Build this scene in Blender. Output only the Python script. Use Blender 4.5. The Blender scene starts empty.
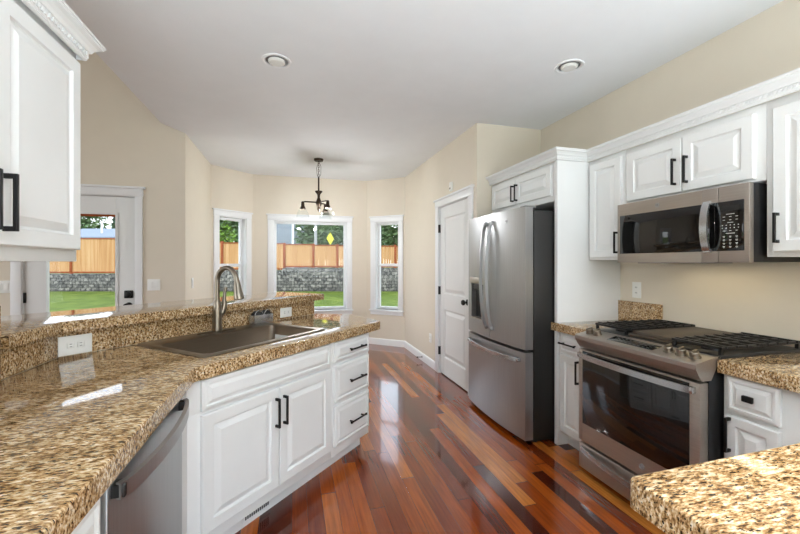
import bpy, bmesh, math, random
from mathutils import Vector, Matrix
from mathutils.geometry import tessellate_polygon
random.seed(7)
PI = math.pi; R2 = 2 ** -.5
scn = bpy.context.scene
C = scn.collection

# ------------------------------------------------------------------ camera
YAW = 0.27593
cam = bpy.data.cameras.new('camera'); cam.sensor_width = 36; cam.lens = 36 * 382.3 / 800
cam.shift_y = -4.24 / 800; cam.clip_start = .02; cam.clip_end = 300
camo = bpy.data.objects.new('camera', cam); C.objects.link(camo)
camo.location = (0, 0, 1.36); camo.rotation_euler = (PI / 2, 0, -YAW)
scn.camera = camo
# ------------------------------------------------------------------ view
vs = scn.view_settings
scn.display_settings.display_device = 'sRGB'
vs.view_transform = 'Standard'; vs.look = 'None'; vs.gamma = 1; vs.use_curve_mapping = False
vs.exposure = 0.25
# ------------------------------------------------------------------ world (hazy bright sky)
world = bpy.data.worlds.new('sky'); scn.world = world; world.use_nodes = True
nt = world.node_tree; nt.nodes.clear()
wo = nt.nodes.new('ShaderNodeOutputWorld'); bg = nt.nodes.new('ShaderNodeBackground')
tc = nt.nodes.new('ShaderNodeTexCoord'); sx = nt.nodes.new('ShaderNodeSeparateXYZ'); cr = nt.nodes.new('ShaderNodeValToRGB')
nt.links.new(tc.outputs['Generated'], sx.inputs[0]); nt.links.new(sx.outputs['Z'], cr.inputs[0])
cr.color_ramp.elements[0].position = 0; cr.color_ramp.elements[0].color = (.95, .97, 1, 1)
cr.color_ramp.elements[1].position = .7; cr.color_ramp.elements[1].color = (.62, .78, 1, 1)
nt.links.new(cr.outputs[0], bg.inputs[0]); bg.inputs[1].default_value = 2.9
nt.links.new(bg.outputs[0], wo.inputs[0])
# ------------------------------------------------------------------ lights
def lamp(name, kind, energy, loc, rot, size=None, sy=None, color=(1, 1, 1)):
    l = bpy.data.lights.new(name, kind); l.energy = energy; l.color = color
    if kind == 'AREA':
        l.shape = 'RECTANGLE'; l.size = size; l.size_y = sy or size
    o = bpy.data.objects.new(name, l); C.objects.link(o); o.location = loc; o.rotation_euler = rot
    return o
sun = lamp('sun', 'SUN', 1.2, (0, -5, 20), (math.radians(48), 0, math.radians(-38)), color=(1, .95, .86)); sun.data.angle = .01
# added fill lamps behind the camera, and a stand-in for family room daylight
lamp('rear_fill', 'AREA', 60, (.6, -7.5, 2.3), (math.radians(86), 0, 0), 6, 3.4, (.86, .96, .98))
up = lamp('rear_upward_fill', 'AREA', 190, (.6, -2.0, .5), (math.radians(160), 0, 0), 3.2, 1.8, (.84, .955, 1.05)); up.data.spread = math.radians(128)  # added to brighten the ceiling from below
lamp('family_daylight_fill', 'AREA', 95, (-5.9, .3, 2.0), (math.radians(95), 0, math.radians(-82)), 5, 3.2, (.89, .95, 1))

# ------------------------------------------------------------------ helpers
def L(r, g, b):
    f = lambda c: (c / 255 / 12.92) if c / 255 <= .04045 else ((c / 255 + .055) / 1.055) ** 2.4
    return (f(r), f(g), f(b), 1)

def newmat(name):
    m = bpy.data.materials.new(name); m.use_nodes = True
    return m, m.node_tree, m.node_tree.nodes['Principled BSDF']

def N(t, kind, **kw):
    n = t.nodes.new(kind)
    for k, v in kw.items(): setattr(n, k, v)
    return n

def ramp(t, stops, interp='LINEAR'):
    n = t.nodes.new('ShaderNodeValToRGB'); n.color_ramp.interpolation = interp
    e = n.color_ramp.elements
    while len(e) < len(stops): e.new(.5)
    for i, (p, c) in enumerate(stops): e[i].position = p; e[i].color = c
    return n

def simple(name, col, rough=.5, metal=0, bump=0, bscale=200, var=0, vscale=6, stretch=None, spec=.5, coat=0):
    """paint or metal with a faint procedural variation in tone, gloss and relief"""
    m, t, b = newmat(name)
    b.inputs['Base Color'].default_value = col; b.inputs['Roughness'].default_value = rough
    b.inputs['Metallic'].default_value = metal; b.inputs['Specular IOR Level'].default_value = spec
    b.inputs['Coat Weight'].default_value = coat
    co = N(t, 'ShaderNodeTexCoord'); mp = N(t, 'ShaderNodeMapping')
    if stretch: mp.inputs['Scale'].default_value = stretch
    t.links.new(co.outputs['Object'], mp.inputs[0])
    n = N(t, 'ShaderNodeTexNoise'); n.inputs['Scale'].default_value = vscale; n.inputs['Detail'].default_value = 4
    t.links.new(mp.outputs[0], n.inputs['Vector'])
    v = var or .04
    r = ramp(t, [(.3, tuple(c * (1 - v) for c in col[:3]) + (1,)), (.7, tuple(min(1, c * (1 + v)) for c in col[:3]) + (1,))])
    t.links.new(n.outputs[0], r.inputs[0]); t.links.new(r.outputs[0], b.inputs['Base Color'])
    if bump:
        n2 = N(t, 'ShaderNodeTexNoise'); n2.inputs['Scale'].default_value = bscale; n2.inputs['Detail'].default_value = 2
        t.links.new(mp.outputs[0], n2.inputs['Vector'])
        bp = N(t, 'ShaderNodeBump'); bp.inputs['Strength'].default_value = bump; bp.inputs['Distance'].default_value = .002
        t.links.new(n2.outputs[0], bp.inputs['Height']); t.links.new(bp.outputs[0], b.inputs['Normal'])
    return m

M = {}
M['wall'] = simple('cream_paint', L(220, 210, 193), .6, bump=.12, bscale=160, var=.012)
M['ceiling'] = simple('ceiling_paint', L(231, 233, 235), .75, bump=.5, bscale=90, var=.012)
M['white'] = simple('white_cabinet_paint', L(228, 229, 228), .48, var=.012)
M['trim'] = simple('white_trim_paint', L(232, 233, 234), .35, var=.012)
M['black'] = simple('black_metal', L(24, 23, 23), .38, .4)
M['bronze'] = simple('oil_rubbed_bronze', L(52, 40, 30), .4, .8)
M['steel'] = simple('brushed_steel', L(168, 169, 170), .34, .9, bump=.06, bscale=60, stretch=(60, 60, 1.2), var=.05, vscale=3)
M['steelh'] = simple('brushed_steel_horizontal', L(174, 165, 156), .36, .88, bump=.06, bscale=60, stretch=(1.2, 60, 60), var=.05, vscale=3)
M['chrome'] = simple('polished_steel', L(190, 191, 192), .24, .88, var=.02)
M['nickel'] = simple('brushed_nickel', L(138, 129, 116), .3, 1, var=.04)
M['sink'] = simple('sink_steel', L(150, 138, 125), .34, 1, bump=.05, bscale=60, stretch=(2, 40, 40), var=.05)
M['dark'] = simple('charcoal_steel', L(40, 39, 38), .4, .3)
M['iron'] = simple('cast_iron', L(22, 21, 21), .34, .1, bump=.3, bscale=300)
M['griddle'] = simple('griddle_plate', L(74, 62, 50), .45, .2, bump=.2, bscale=300)
M['bglass'] = simple('black_glass', L(16, 15, 15), .05, 0, spec=.6)
M['bplastic'] = simple('black_plastic', L(26, 26, 27), .35)
M['plastic'] = simple('white_plastic', L(236, 236, 232), .4)
M['gray'] = simple('grey_plastic', L(120, 120, 120), .5)
M['lamp'] = simple('frosted_lamp', L(228, 227, 222), .5)
M['sponge'] = simple('dark_sponge', L(45, 45, 46), .9, bump=.8, bscale=500)
M['house'] = simple('pale_siding', L(140, 147, 155), .7)
M['roof'] = simple('pale_roof', L(124, 130, 140), .8)
M['pole'] = simple('weathered_pole', L(150, 150, 148), .8)
M['yellow'] = simple('yellow_sign', L(232, 224, 40), .5)
M['bark'] = simple('bark', L(96, 84, 70), .9, bump=.6, bscale=20)

def granite():
    m, t, b = newmat('granite')
    co = N(t, 'ShaderNodeTexCoord'); mp = N(t, 'ShaderNodeMapping')
    mp.inputs['Rotation'].default_value = (0, 0, .5); mp.inputs['Scale'].default_value = (.8, 2.3, 1.4)
    t.links.new(co.outputs['Object'], mp.inputs[0])
    n1 = N(t, 'ShaderNodeTexNoise'); n1.inputs['Scale'].default_value = 66; n1.inputs['Detail'].default_value = 5; n1.inputs['Roughness'].default_value = .62; n1.inputs['Distortion'].default_value = .15
    t.links.new(mp.outputs[0], n1.inputs['Vector'])
    r1 = ramp(t, [(.31, L(54, 39, 26)), (.39, L(112, 85, 54)), (.46, L(170, 134, 92)), (.52, L(202, 170, 126)), (.59, L(228, 208, 176)), (.70, L(242, 236, 222))])
    t.links.new(n1.outputs[0], r1.inputs[0])
    n2 = N(t, 'ShaderNodeTexNoise'); n2.inputs['Scale'].default_value = 95; n2.inputs['Detail'].default_value = 3
    t.links.new(mp.outputs[0], n2.inputs['Vector'])
    r2 = ramp(t, [(.36, (1, 1, 1, 1)), (.41, (0, 0, 0, 1))])
    t.links.new(n2.outputs[0], r2.inputs[0])
    mx = N(t, 'ShaderNodeMix', data_type='RGBA'); mx.inputs['B'].default_value = L(40, 27, 18)
    t.links.new(r2.outputs[0], mx.inputs['Factor']); t.links.new(r1.outputs[0], mx.inputs['A'])
    n3 = N(t, 'ShaderNodeTexNoise'); n3.inputs['Scale'].default_value = 7; n3.inputs['Detail'].default_value = 3
    t.links.new(mp.outputs[0], n3.inputs['Vector'])
    r3 = ramp(t, [(.35, (.70, .65, .57, 1)), (.65, (.97, .95, .92, 1))]); t.links.new(n3.outputs[0], r3.inputs[0])
    m2 = N(t, 'ShaderNodeMix', data_type='RGBA', blend_type='MULTIPLY'); m2.inputs['Factor'].default_value = 1
    t.links.new(mx.outputs['Result'], m2.inputs['A']); t.links.new(r3.outputs[0], m2.inputs['B'])
    t.links.new(m2.outputs['Result'], b.inputs['Base Color'])
    b.inputs['Roughness'].default_value = .045
    return m
M['granite'] = granite()

def wood_floor():
    m, t, b = newmat('cherry_planks')
    co = N(t, 'ShaderNodeTexCoord'); s = N(t, 'ShaderNodeSeparateXYZ'); t.links.new(co.outputs['Object'], s.inputs[0])
    def mth(op, a, c=None):
        n = N(t, 'ShaderNodeMath', operation=op)
        for i, v in enumerate((a, c)):
            if v is None: continue
            if isinstance(v, (int, float)): n.inputs[i].default_value = v
            else: t.links.new(v, n.inputs[i])
        return n.outputs[0]
    px = mth('DIVIDE', s.outputs['X'], .083); row = mth('FLOOR', px); fx = mth('FRACT', px)
    wn = N(t, 'ShaderNodeTexWhiteNoise', noise_dimensions='1D'); t.links.new(row, wn.inputs['W'])
    py = mth('ADD', mth('DIVIDE', s.outputs['Y'], 1.35), mth('MULTIPLY', wn.outputs['Value'], 17.3)); colm = mth('FLOOR', py); fy = mth('FRACT', py)
    cv = N(t, 'ShaderNodeCombineXYZ'); t.links.new(row, cv.inputs[0]); t.links.new(colm, cv.inputs[1])
    w2 = N(t, 'ShaderNodeTexWhiteNoise', noise_dimensions='2D'); t.links.new(cv.outputs[0], w2.inputs['Vector'])
    r = ramp(t, [(0, L(70, 22, 6)), (.22, L(102, 37, 9)), (.5, L(136, 57, 12)), (.75, L(168, 82, 20)), (.95, L(188, 106, 38)), (1, L(206, 134, 62))])
    t.links.new(w2.outputs['Value'], r.inputs[0])
    mp = N(t, 'ShaderNodeMapping'); mp.inputs['Scale'].default_value = (42, 2.2, 1)
    ad = N(t, 'ShaderNodeVectorMath', operation='ADD'); t.links.new(co.outputs['Object'], ad.inputs[0]); t.links.new(w2.outputs['Color'], ad.inputs[1])
    t.links.new(ad.outputs[0], mp.inputs[0])
    g = N(t, 'ShaderNodeTexNoise'); g.inputs['Scale'].default_value = 1.5; g.inputs['Detail'].default_value = 5; g.inputs['Roughness'].default_value = .6
    t.links.new(mp.outputs[0], g.inputs['Vector'])
    gr = ramp(t, [(.28, (.58, .54, .5, 1)), (.7, (1.12, 1.1, 1.08, 1))]); t.links.new(g.outputs[0], gr.inputs[0])
    mx = N(t, 'ShaderNodeMix', data_type='RGBA', blend_type='MULTIPLY'); mx.inputs['Factor'].default_value = 1
    t.links.new(r.outputs[0], mx.inputs['A']); t.links.new(gr.outputs[0], mx.inputs['B'])
    gap = mth('MAXIMUM', mth('LESS_THAN', fx, .018), mth('LESS_THAN', fy, .003))
    m2 = N(t, 'ShaderNodeMix', data_type='RGBA'); m2.inputs['B'].default_value = L(52, 18, 9)
    t.links.new(gap, m2.inputs['Factor']); t.links.new(mx.outputs['Result'], m2.inputs['A'])
    t.links.new(m2.outputs['Result'], b.inputs['Base Color'])
    nr = N(t, 'ShaderNodeTexNoise'); nr.inputs['Scale'].default_value = 3
    t.links.new(co.outputs['Object'], nr.inputs['Vector'])
    mr = N(t, 'ShaderNodeMapRange'); mr.inputs['To Min'].default_value = .12; mr.inputs['To Max'].default_value = .2
    t.links.new(nr.outputs[0], mr.inputs['Value']); t.links.new(mr.outputs[0], b.inputs['Roughness'])
    bp = N(t, 'ShaderNodeBump'); bp.inputs['Strength'].default_value = .25; bp.inputs['Distance'].default_value = .0015
    t.links.new(mth('SUBTRACT', mth('MULTIPLY', w2.outputs['Value'], .15), gap), bp.inputs['Height']); t.links.new(bp.outputs[0], b.inputs['Normal'])
    b.inputs['Coat Weight'].default_value = .7; b.inputs['Coat Roughness'].default_value = .05; b.inputs['Specular IOR Level'].default_value = .3
    return m
M['floor'] = wood_floor()

def glass():
    m, t, b = newmat('window_glass'); t.nodes.remove(b)
    out = t.nodes['Material Output']
    tr = N(t, 'ShaderNodeBsdfTransparent'); tr.inputs[0].default_value = (.97, .98, .98, 1)
    gl = N(t, 'ShaderNodeBsdfGlossy'); gl.inputs['Roughness'].default_value = .01
    lw_ = N(t, 'ShaderNodeLayerWeight'); lw_.inputs[0].default_value = .5; pw = N(t, 'ShaderNodeMath', operation='POWER'); pw.inputs[1].default_value = 5; t.links.new(lw_.outputs['Facing'], pw.inputs[0]); fr = N(t, 'ShaderNodeMath', operation='MULTIPLY_ADD'); fr.inputs[1].default_value = .4; fr.inputs[2].default_value = .012; t.links.new(pw.outputs[0], fr.inputs[0])
    ms = N(t, 'ShaderNodeMixShader'); t.links.new(fr.outputs[0], ms.inputs[0]); t.links.new(tr.outputs[0], ms.inputs[1]); t.links.new(gl.outputs[0], ms.inputs[2])
    t.links.new(ms.outputs[0], out.inputs[0]); return m
M['glass'] = glass()

def noisy(name, stops, scale, rough=.9, stretch=(1, 1, 1), detail=6, bump=0):
    m, t, b = newmat(name)
    co = N(t, 'ShaderNodeTexCoord'); mp = N(t, 'ShaderNodeMapping'); mp.inputs['Scale'].default_value = stretch
    t.links.new(co.outputs['Object'], mp.inputs[0])
    n = N(t, 'ShaderNodeTexNoise'); n.inputs['Scale'].default_value = scale; n.inputs['Detail'].default_value = detail
    t.links.new(mp.outputs[0], n.inputs['Vector'])
    r = ramp(t, stops); t.links.new(n.outputs[0], r.inputs[0]); t.links.new(r.outputs[0], b.inputs['Base Color'])
    b.inputs['Roughness'].default_value = rough; b.inputs['Specular IOR Level'].default_value = .2
    if bump:
        bp = N(t, 'ShaderNodeBump'); bp.inputs['Strength'].default_value = bump
        t.links.new(n.outputs[0], bp.inputs['Height']); t.links.new(bp.outputs[0], b.inputs['Normal'])
    return m
M['grass'] = noisy('lawn_grass', [(.3, L(66, 80, 18)), (.5, L(86, 100, 26)), (.7, L(108, 118, 44))], 1.6, detail=9)
M['leaf'] = noisy('foliage', [(.3, L(62, 84, 52)), (.5, L(98, 122, 78)), (.7, L(138, 156, 116))], .9)
M['leaf2'] = noisy('conifer_foliage', [(.3, L(46, 68, 52)), (.5, L(80, 102, 80)), (.7, L(120, 138, 114))], .9)
M['shrub'] = noisy('bright_foliage', [(.3, L(80, 116, 36)), (.7, L(140, 172, 70))], 2)
M['fence'] = noisy('cedar_boards', [(.3, L(172, 124, 78)), (.5, L(188, 144, 98)), (.7, L(200, 162, 118))], 1.0, stretch=(7, 1, .25))
M['fencedark'] = noisy('stained_cedar', [(.3, L(122, 62, 36)), (.7, L(156, 84, 50))], 2, stretch=(3, 3, .4))

def stone():
    m, t, b = newmat('block_wall')
    co = N(t, 'ShaderNodeTexCoord'); mp = N(t, 'ShaderNodeMapping'); mp.inputs['Rotation'].default_value = (PI / 2, 0, 0)
    t.links.new(co.outputs['Object'], mp.inputs[0])
    br = N(t, 'ShaderNodeTexBrick'); br.inputs['Scale'].default_value = 1; br.inputs['Brick Width'].default_value = .34; br.inputs['Row Height'].default_value = .2; br.inputs['Mortar Size'].default_value = .014
    br.inputs['Color1'].default_value = L(78, 76, 74); br.inputs['Color2'].default_value = L(132, 128, 121); br.inputs['Mortar'].default_value = L(46, 45, 44)
    t.links.new(mp.outputs[0], br.inputs['Vector'])
    n = N(t, 'ShaderNodeTexNoise'); n.inputs['Scale'].default_value = 6; n.inputs['Detail'].default_value = 6
    t.links.new(co.outputs['Object'], n.inputs['Vector'])
    r = ramp(t, [(.38, (.45, .45, .45, 1)), (.62, (1.5, 1.48, 1.44, 1))]); t.links.new(n.outputs[0], r.inputs[0])
    mx = N(t, 'ShaderNodeMix', data_type='RGBA', blend_type='MULTIPLY'); mx.inputs['Factor'].default_value = 1
    t.links.new(br.outputs[0], mx.inputs['A']); t.links.new(r.outputs[0], mx.inputs['B']); t.links.new(mx.outputs['Result'], b.inputs['Base Color'])
    b.inputs['Roughness'].default_value = .95
    bp = N(t, 'ShaderNodeBump'); bp.inputs['Strength'].default_value = .6; bp.inputs['Distance'].default_value = .03
    t.links.new(n.outputs[0], bp.inputs['Height']); t.links.new(bp.outputs[0], b.inputs['Normal'])
    return m
M['stone'] = stone()

class MB:
    """collects shapes into one mesh"""
    def __init__(s): s.bm = bmesh.new()
    def box(s, x0, x1, y0, y1, z0, z1, bev=0, seg=2):
        r = bmesh.ops.create_cube(s.bm, size=1)
        vs_ = r['verts']
        for v in vs_: v.co = Vector((x0 if v.co.x < 0 else x1, y0 if v.co.y < 0 else y1, z0 if v.co.z < 0 else z1))
        if bev:
            es = list({e for v in vs_ for e in v.link_edges})
            bmesh.ops.bevel(s.bm, geom=es, offset=bev, segments=seg, affect='EDGES', profile=.5)
        return s
    def loft(s, rings, cap0=True, cap1=True, closed=True):
        vr = [[s.bm.verts.new(p) for p in r] for r in rings]
        n = len(rings[0])
        for a, b in zip(vr, vr[1:]):
            for i in range(n if closed else n - 1):
                j = (i + 1) % n
                s.bm.faces.new((a[i], a[j], b[j], b[i]))
        if cap0: s.bm.faces.new(vr[0][::-1])
        if cap1: s.bm.faces.new(vr[-1])
        return s
    def lathe(s, prof, c=(0, 0, 0), seg=24, axis='z'):
        def pt(r, h, a):
            x, y = r * math.cos(a), r * math.sin(a)
            p = {'z': (x, y, h), 'y': (x, h, -y), 'x': (h, x, y)}[axis]
            return (c[0] + p[0], c[1] + p[1], c[2] + p[2])
        return s.loft([[pt(max(r, 1e-5), h, 2 * PI * i / seg) for i in range(seg)] for r, h in prof])
    def tube(s, pts, rad, seg=12, flat=None):
        pts = [Vector(p) for p in pts]; n = len(pts)
        rads = rad if isinstance(rad, (list, tuple)) else [rad] * n
        rings = []; up = None
        for i, p in enumerate(pts):
            d = (pts[min(i + 1, n - 1)] - pts[max(i - 1, 0)]).normalized()
            if up is None: up = Vector((0, 0, 1)) if abs(d.z) < .9 else Vector((1, 0, 0))
            sd = d.cross(up).normalized(); up = sd.cross(d).normalized()
            k = flat or (1, 1)
            rings.append([p + sd * rads[i] * k[0] * math.cos(2 * PI * j / seg) + up * rads[i] * k[1] * math.sin(2 * PI * j / seg) for j in range(seg)])
        return s.loft(rings)
    def bar(s, pts, w, h):
        """rectangular section bar along pts; w sideways, h along the running 'up'"""
        pts = [Vector(p) for p in pts]; n = len(pts); rings = []; up = None
        for i, p in enumerate(pts):
            d = (pts[min(i + 1, n - 1)] - pts[max(i - 1, 0)]).normalized()
            if up is None: up = Vector((0, 0, 1)) if abs(d.z) < .9 else Vector((1, 0, 0))
            sd = d.cross(up).normalized(); up = sd.cross(d).normalized()
            rings.append([p + sd * a * w / 2 + up * b_ * h / 2 for a, b_ in ((-1, -1), (1, -1), (1, 1), (-1, 1))])
        return s.loft(rings)
    def rects(s, rings):
        """nested rectangles (x0,x1,z0,z1,y): used for raised panels"""
        return s.loft([[(x0, y, z0), (x1, y, z0), (x1, y, z1), (x0, y, z1)] for x0, x1, z0, z1, y in rings])
    def prism(s, poly, z0, z1, holes=(), bev=0):
        loops = [poly] + list(holes)
        flat = [p for l in loops for p in l]
        tris = tessellate_polygon([[Vector((p[0], p[1], 0)) for p in l] for l in loops])
        top = [s.bm.verts.new((p[0], p[1], z1)) for p in flat]; bot = [s.bm.verts.new((p[0], p[1], z0)) for p in flat]
        for a, b, c in tris:
            s.bm.faces.new((top[a], top[b], top[c])); s.bm.faces.new((bot[c], bot[b], bot[a]))
        k = 0; te = []
        for l in loops:
            n = len(l)
            for i in range(n):
                j = (i + 1) % n
                s.bm.faces.new((top[k + i], top[k + j], bot[k + j], bot[k + i]))
                if k == 0: te.append((top[k + i], top[k + j]))
            k += n
        bmesh.ops.recalc_face_normals(s.bm, faces=s.bm.faces)
        if bev:
            es = [e for e in s.bm.edges if any(set(e.verts) == set(q) for q in te)]
            bmesh.ops.bevel(s.bm, geom=es, offset=bev, segments=3, affect='EDGES', profile=.5)
        return s
    def sweep(s, prof, path):
        """prof: (out, z); path: xy points, outward is to the right of travel"""
        P = [Vector(p) for p in path]; n = len(P); rings = []
        for i, p in enumerate(P):
            ds = []
            if i > 0: ds.append((P[i] - P[i - 1]).normalized())
            if i < n - 1: ds.append((P[i + 1] - P[i]).normalized())
            ns = [Vector((d.y, -d.x)) for d in ds]
            m = sum(ns, Vector((0, 0))).normalized(); m = m / m.dot(ns[0])
            rings.append([(p.x + m.x * o, p.y + m.y * o, z) for o, z in prof])
        return s.loft(rings)
    def text(s, body, size, mat4):
        cu = bpy.data.curves.new('lettering', 'FONT'); cu.body = body; cu.size = size; cu.extrude = size * .03; cu.align_x = 'CENTER'; cu.align_y = 'CENTER'
        o = bpy.data.objects.new('lettering', cu); C.objects.link(o)
        me = o.to_mesh(); me.transform(mat4); s.bm.from_mesh(me); o.to_mesh_clear()
        bpy.data.objects.remove(o); bpy.data.curves.remove(cu); return s
    def build(s, name, mat, parent=None, label=None, ang=32, recalc=True):
        if recalc: bmesh.ops.recalc_face_normals(s.bm, faces=s.bm.faces)
        me = bpy.data.meshes.new(name); s.bm.to_mesh(me); s.bm.free()
        for p in me.polygons: p.use_smooth = True
        me.set_sharp_from_angle(angle=math.radians(ang))
        me.materials.append(M[mat] if isinstance(mat, str) else mat)
        o = bpy.data.objects.new(name, me); C.objects.link(o)
        if parent: o.parent = parent
        if label: o['label'] = label
        return o

def tag(o, label=None, cat=None, group=None, kind=None):
    if label: o['label'] = label
    if cat: o['category'] = cat
    if group: o['group'] = group
    if kind: o['kind'] = kind
    return o
def thing(name, label, cat, loc=(0, 0, 0), rotz=0, group=None, kind=None):
    o = bpy.data.objects.new(name, None); C.objects.link(o); o.empty_display_size = .1
    o.location = loc; o.rotation_euler = (0, 0, rotz)
    return tag(o, label, cat, group, kind)
def struct(o, label=None, cat=None): return tag(o, label, cat, kind='structure')
def copy_thing(root, loc, rotz, label, group=None):
    r = root.copy(); C.objects.link(r); r.location = loc; r.rotation_euler = (0, 0, rotz); r['label'] = label
    if group: r['group'] = group
    for ch in root.children:
        c = ch.copy(); C.objects.link(c); c.parent = r
        for g in ch.children:
            d = g.copy(); C.objects.link(d); d.parent = c
    return r
def ST(s_, t_): return ((s_ - t_) * R2, (s_ + t_) * R2)

# ================================================================== SHELL
H = 2.74
fl = MB().prism([(-7, -3.2), (2.6, -3.2), (2.6, 3.5), (1.86, 3.5), (1.86, 5.95), (1.28, 6.45), (-.64, 6.45), (-1.2, 5.95), (-1.2, 4.62), (-7, 4.62)], -.12, 0)
struct(fl.build('floor', 'floor'), 'glossy reddish cherry plank floor', 'floor')
ce = MB().prism([(-1.24, -3.2), (2.64, -3.2), (2.64, 3.42), (2.64, 3.57), (1.9, 3.57), (1.9, 5.97), (1.28, 6.52), (-.64, 6.52), (-1.25, 5.95), (-1.25, 4.545), (-1.09, 4.545), (-1.24, 4.28)], H, H + .3)
struct(ce.build('ceiling', 'ceiling'), 'flat white kitchen ceiling', 'ceiling')
struct(MB().box(-7.2, -1.24, -3.2, 4.7, 4.5, 4.6).build('ceiling_family_room', 'ceiling'), 'higher ceiling over the room beyond the bar', 'ceiling')
struct(MB().box(-7.2, -1.25, -3.35, -3.2, 0, 4.5).build('wall_family_room', 'wall'), 'unseen rear wall added to block light into the room beyond the bar', 'wall')  # unseen, put in to keep rear light off the garden door wall
struct(MB().box(-1.24, -1.14, -3.2, 4.5, H + .3, 4.5).build('wall_upper', 'wall'), 'wall above the edge of the kitchen ceiling', 'wall')

def wall(name, label, p0, p1, h, holes=(), th=.15, mat='wall'):
    """p0 -> p1 runs left to right as seen from the room"""
    d = Vector((p1[0] - p0[0], p1[1] - p0[1])); ln = d.length
    o = MB()
    xs = sorted(holes)
    if not xs: o.box(0, ln, 0, th, 0, h)
    else:
        x = 0
        for (a, b, z0, z1) in xs:
            o.box(x, a, 0, th, 0, h)
            if z0 > 0: o.box(a, b, 0, th, 0, z0)
            o.box(a, b, 0, th, z1, h); x = b
        o.box(x, ln, 0, th, 0, h)
    w = o.build(name, mat); w.location = (p0[0], p0[1], 0); w.rotation_euler = (0, 0, math.atan2(d.y, d.x))
    return struct(w, label, 'wall')
RX = 2.49; PX = 1.755
wall('wall_west', 'unseen far wall added to cut sky light in the room beyond the bar', (-7.05, -3.2), (-7.05, 4.54), 4.5, [(1.2, 3.6, .6, 2.4), (4.2, 6.6, .6, 2.4)])  # unseen, put in to cut the sky light from the west
wall('wall_right', 'cream wall behind the stove and cabinets', (RX, 3.42), (RX, -3.2), H)
wall('wall_return', 'short cream wall above the refrigerator', (PX, 3.42), (RX, 3.42), H)
DY0, DY1 = 3.575, 4.425          # pantry door opening
wall('wall_pantry', 'cream wall around the pantry door', (PX, 5.90), (PX, 3.57), H, [(5.90 - DY1, 5.90 - DY0, 0, 2.05)])
BL, BR = (-.58, 6.37), (1.22, 6.37); LL, RR = (-1.09, 5.89), (PX, 5.90)
WZ0, WZ1 = .585, 2.035
wall('wall_back', 'cream bay wall with the picture window', BL, BR, H, [(.30, 1.465, WZ0, WZ1)])
lenL = math.dist(LL, BL); lenR = math.dist(BR, RR)
wall('wall_bay_left', 'left angled wall of the bay', LL, BL, H, [(.118, .572, WZ0, WZ1)])
wall('wall_bay_right', 'right angled wall of the bay', BR, RR, H, [(.165, .595, WZ0, WZ1)])
wall('wall_nook', 'sunlit cream wall left of the bay', (-1.09, 4.545), LL, H)
DX0, DX1 = -2.51, -1.545
wall('wall_door', 'cream wall around the glazed garden door', (-7.2, 4.54), (-1.0905, 4.54), 4.5, [(DX0 + 7.2, DX1 + 7.2, 0, 2.05)])
struct(MB().box(-1.24, -1.08, -3.2, 1.785, 0, H).build('wall_left', 'wall'), 'wall behind the left upper cabinets', 'wall')
# half wall of the raised bar
hw = MB().prism([(-1.076, 1.785), (-1.076, 2.168), ST(2.555, 2.301), ST(2.555, 2.44), (-1.24, 2.22), (-1.24, 1.785)], 0, 1.034)
struct(hw.build('wall_bar', 'wall'), 'half wall under the raised granite bar', 'wall')

def baseboard(name, path, label):
    prof = [(0, 0), (.015, 0), (.015, .085), (.010, .1), (.004, .105), (0, .105)]
    struct(MB().sweep(prof, path).build(name, 'trim'), label, 'baseboard')
baseboard('baseboard_bay', [(-1.09, 4.56), LL, BL, BR, RR, (PX, DY1 + .1)], 'white baseboard around the bay')
baseboard('baseboard_door', [(DX1 + .09, 4.54), (-1.09, 4.54)], 'white baseboard beside the garden door')

# ---- windows
def window(name, label, p0, p1, a, b, double_hung):
    ang = math.atan2(p1[1] - p0[1], p1[0] - p0[0])
    w = thing(name, label, 'window', (p0[0], p0[1], 0), ang, kind='structure')
    z0, z1 = WZ0, WZ1
    c = MB()
    c.box(a - .085, a, -.02, 0, z0, z1, .003).box(b, b + .085, -.02, 0, z0, z1, .003)
    c.box(a - .088, b + .088, -.024, 0, z1, z1 + .075, .003).box(a - .105, b + .105, -.034, 0, z1 + .075, z1 + .098, .004)
    c.build('casing', 'trim', w)
    MB().box(a - .1, b + .1, -.05, .11, z0 - .022, z0, .004).box(a - .085, b + .085, -.02, 0, z0 - .085, z0 - .022, .003).build('sill', 'trim', w)
    j = MB()
    j.box(a, a + .008, 0, .15, z0, z1).box(b - .008, b, 0, .15, z0, z1).box(a, b, 0, .15, z1 - .008, z1)
    j.build('jamb', 'trim', w)
    f = .035
    s = MB()
    s.box(a + .008, a + .008 + f, .085, .125, z0, z1, .003).box(b - .008 - f, b - .008, .085, .125, z0, z1, .003)
    s.box(a + .03, b - .03, .085, .125, z0, z0 + f + .01, .003).box(a + .03, b - .03, .085, .125, z1 - f - .01, z1 - .008, .003)
    if double_hung: s.box(a + .03, b - .03, .08, .125, 1.30, 1.345, .003)
    sash = s.build('sash', 'trim', w)
    if double_hung:
        MB().box(a + .04, b - .04, .1, .104, z0 + .04, 1.30).build('pane', 'glass', sash)
        MB().box(a + .04, b - .04, .1, .104, 1.345, z1 - .04).build('pane', 'glass', sash)
    else: MB().box(a + .04, b - .04, .1, .104, z0 + .04, z1 - .04).build('pane', 'glass', sash)
window('window_1', 'narrow white hung window in the left side of the bay, behind the faucet', LL, BL, .118, .572, True)
window('window_2', 'wide white picture window in the middle of the bay', BL, BR, .30, 1.465, False)
window('window_3', 'narrow white hung window in the right side of the bay', BR, RR, .165, .595, True)

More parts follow.
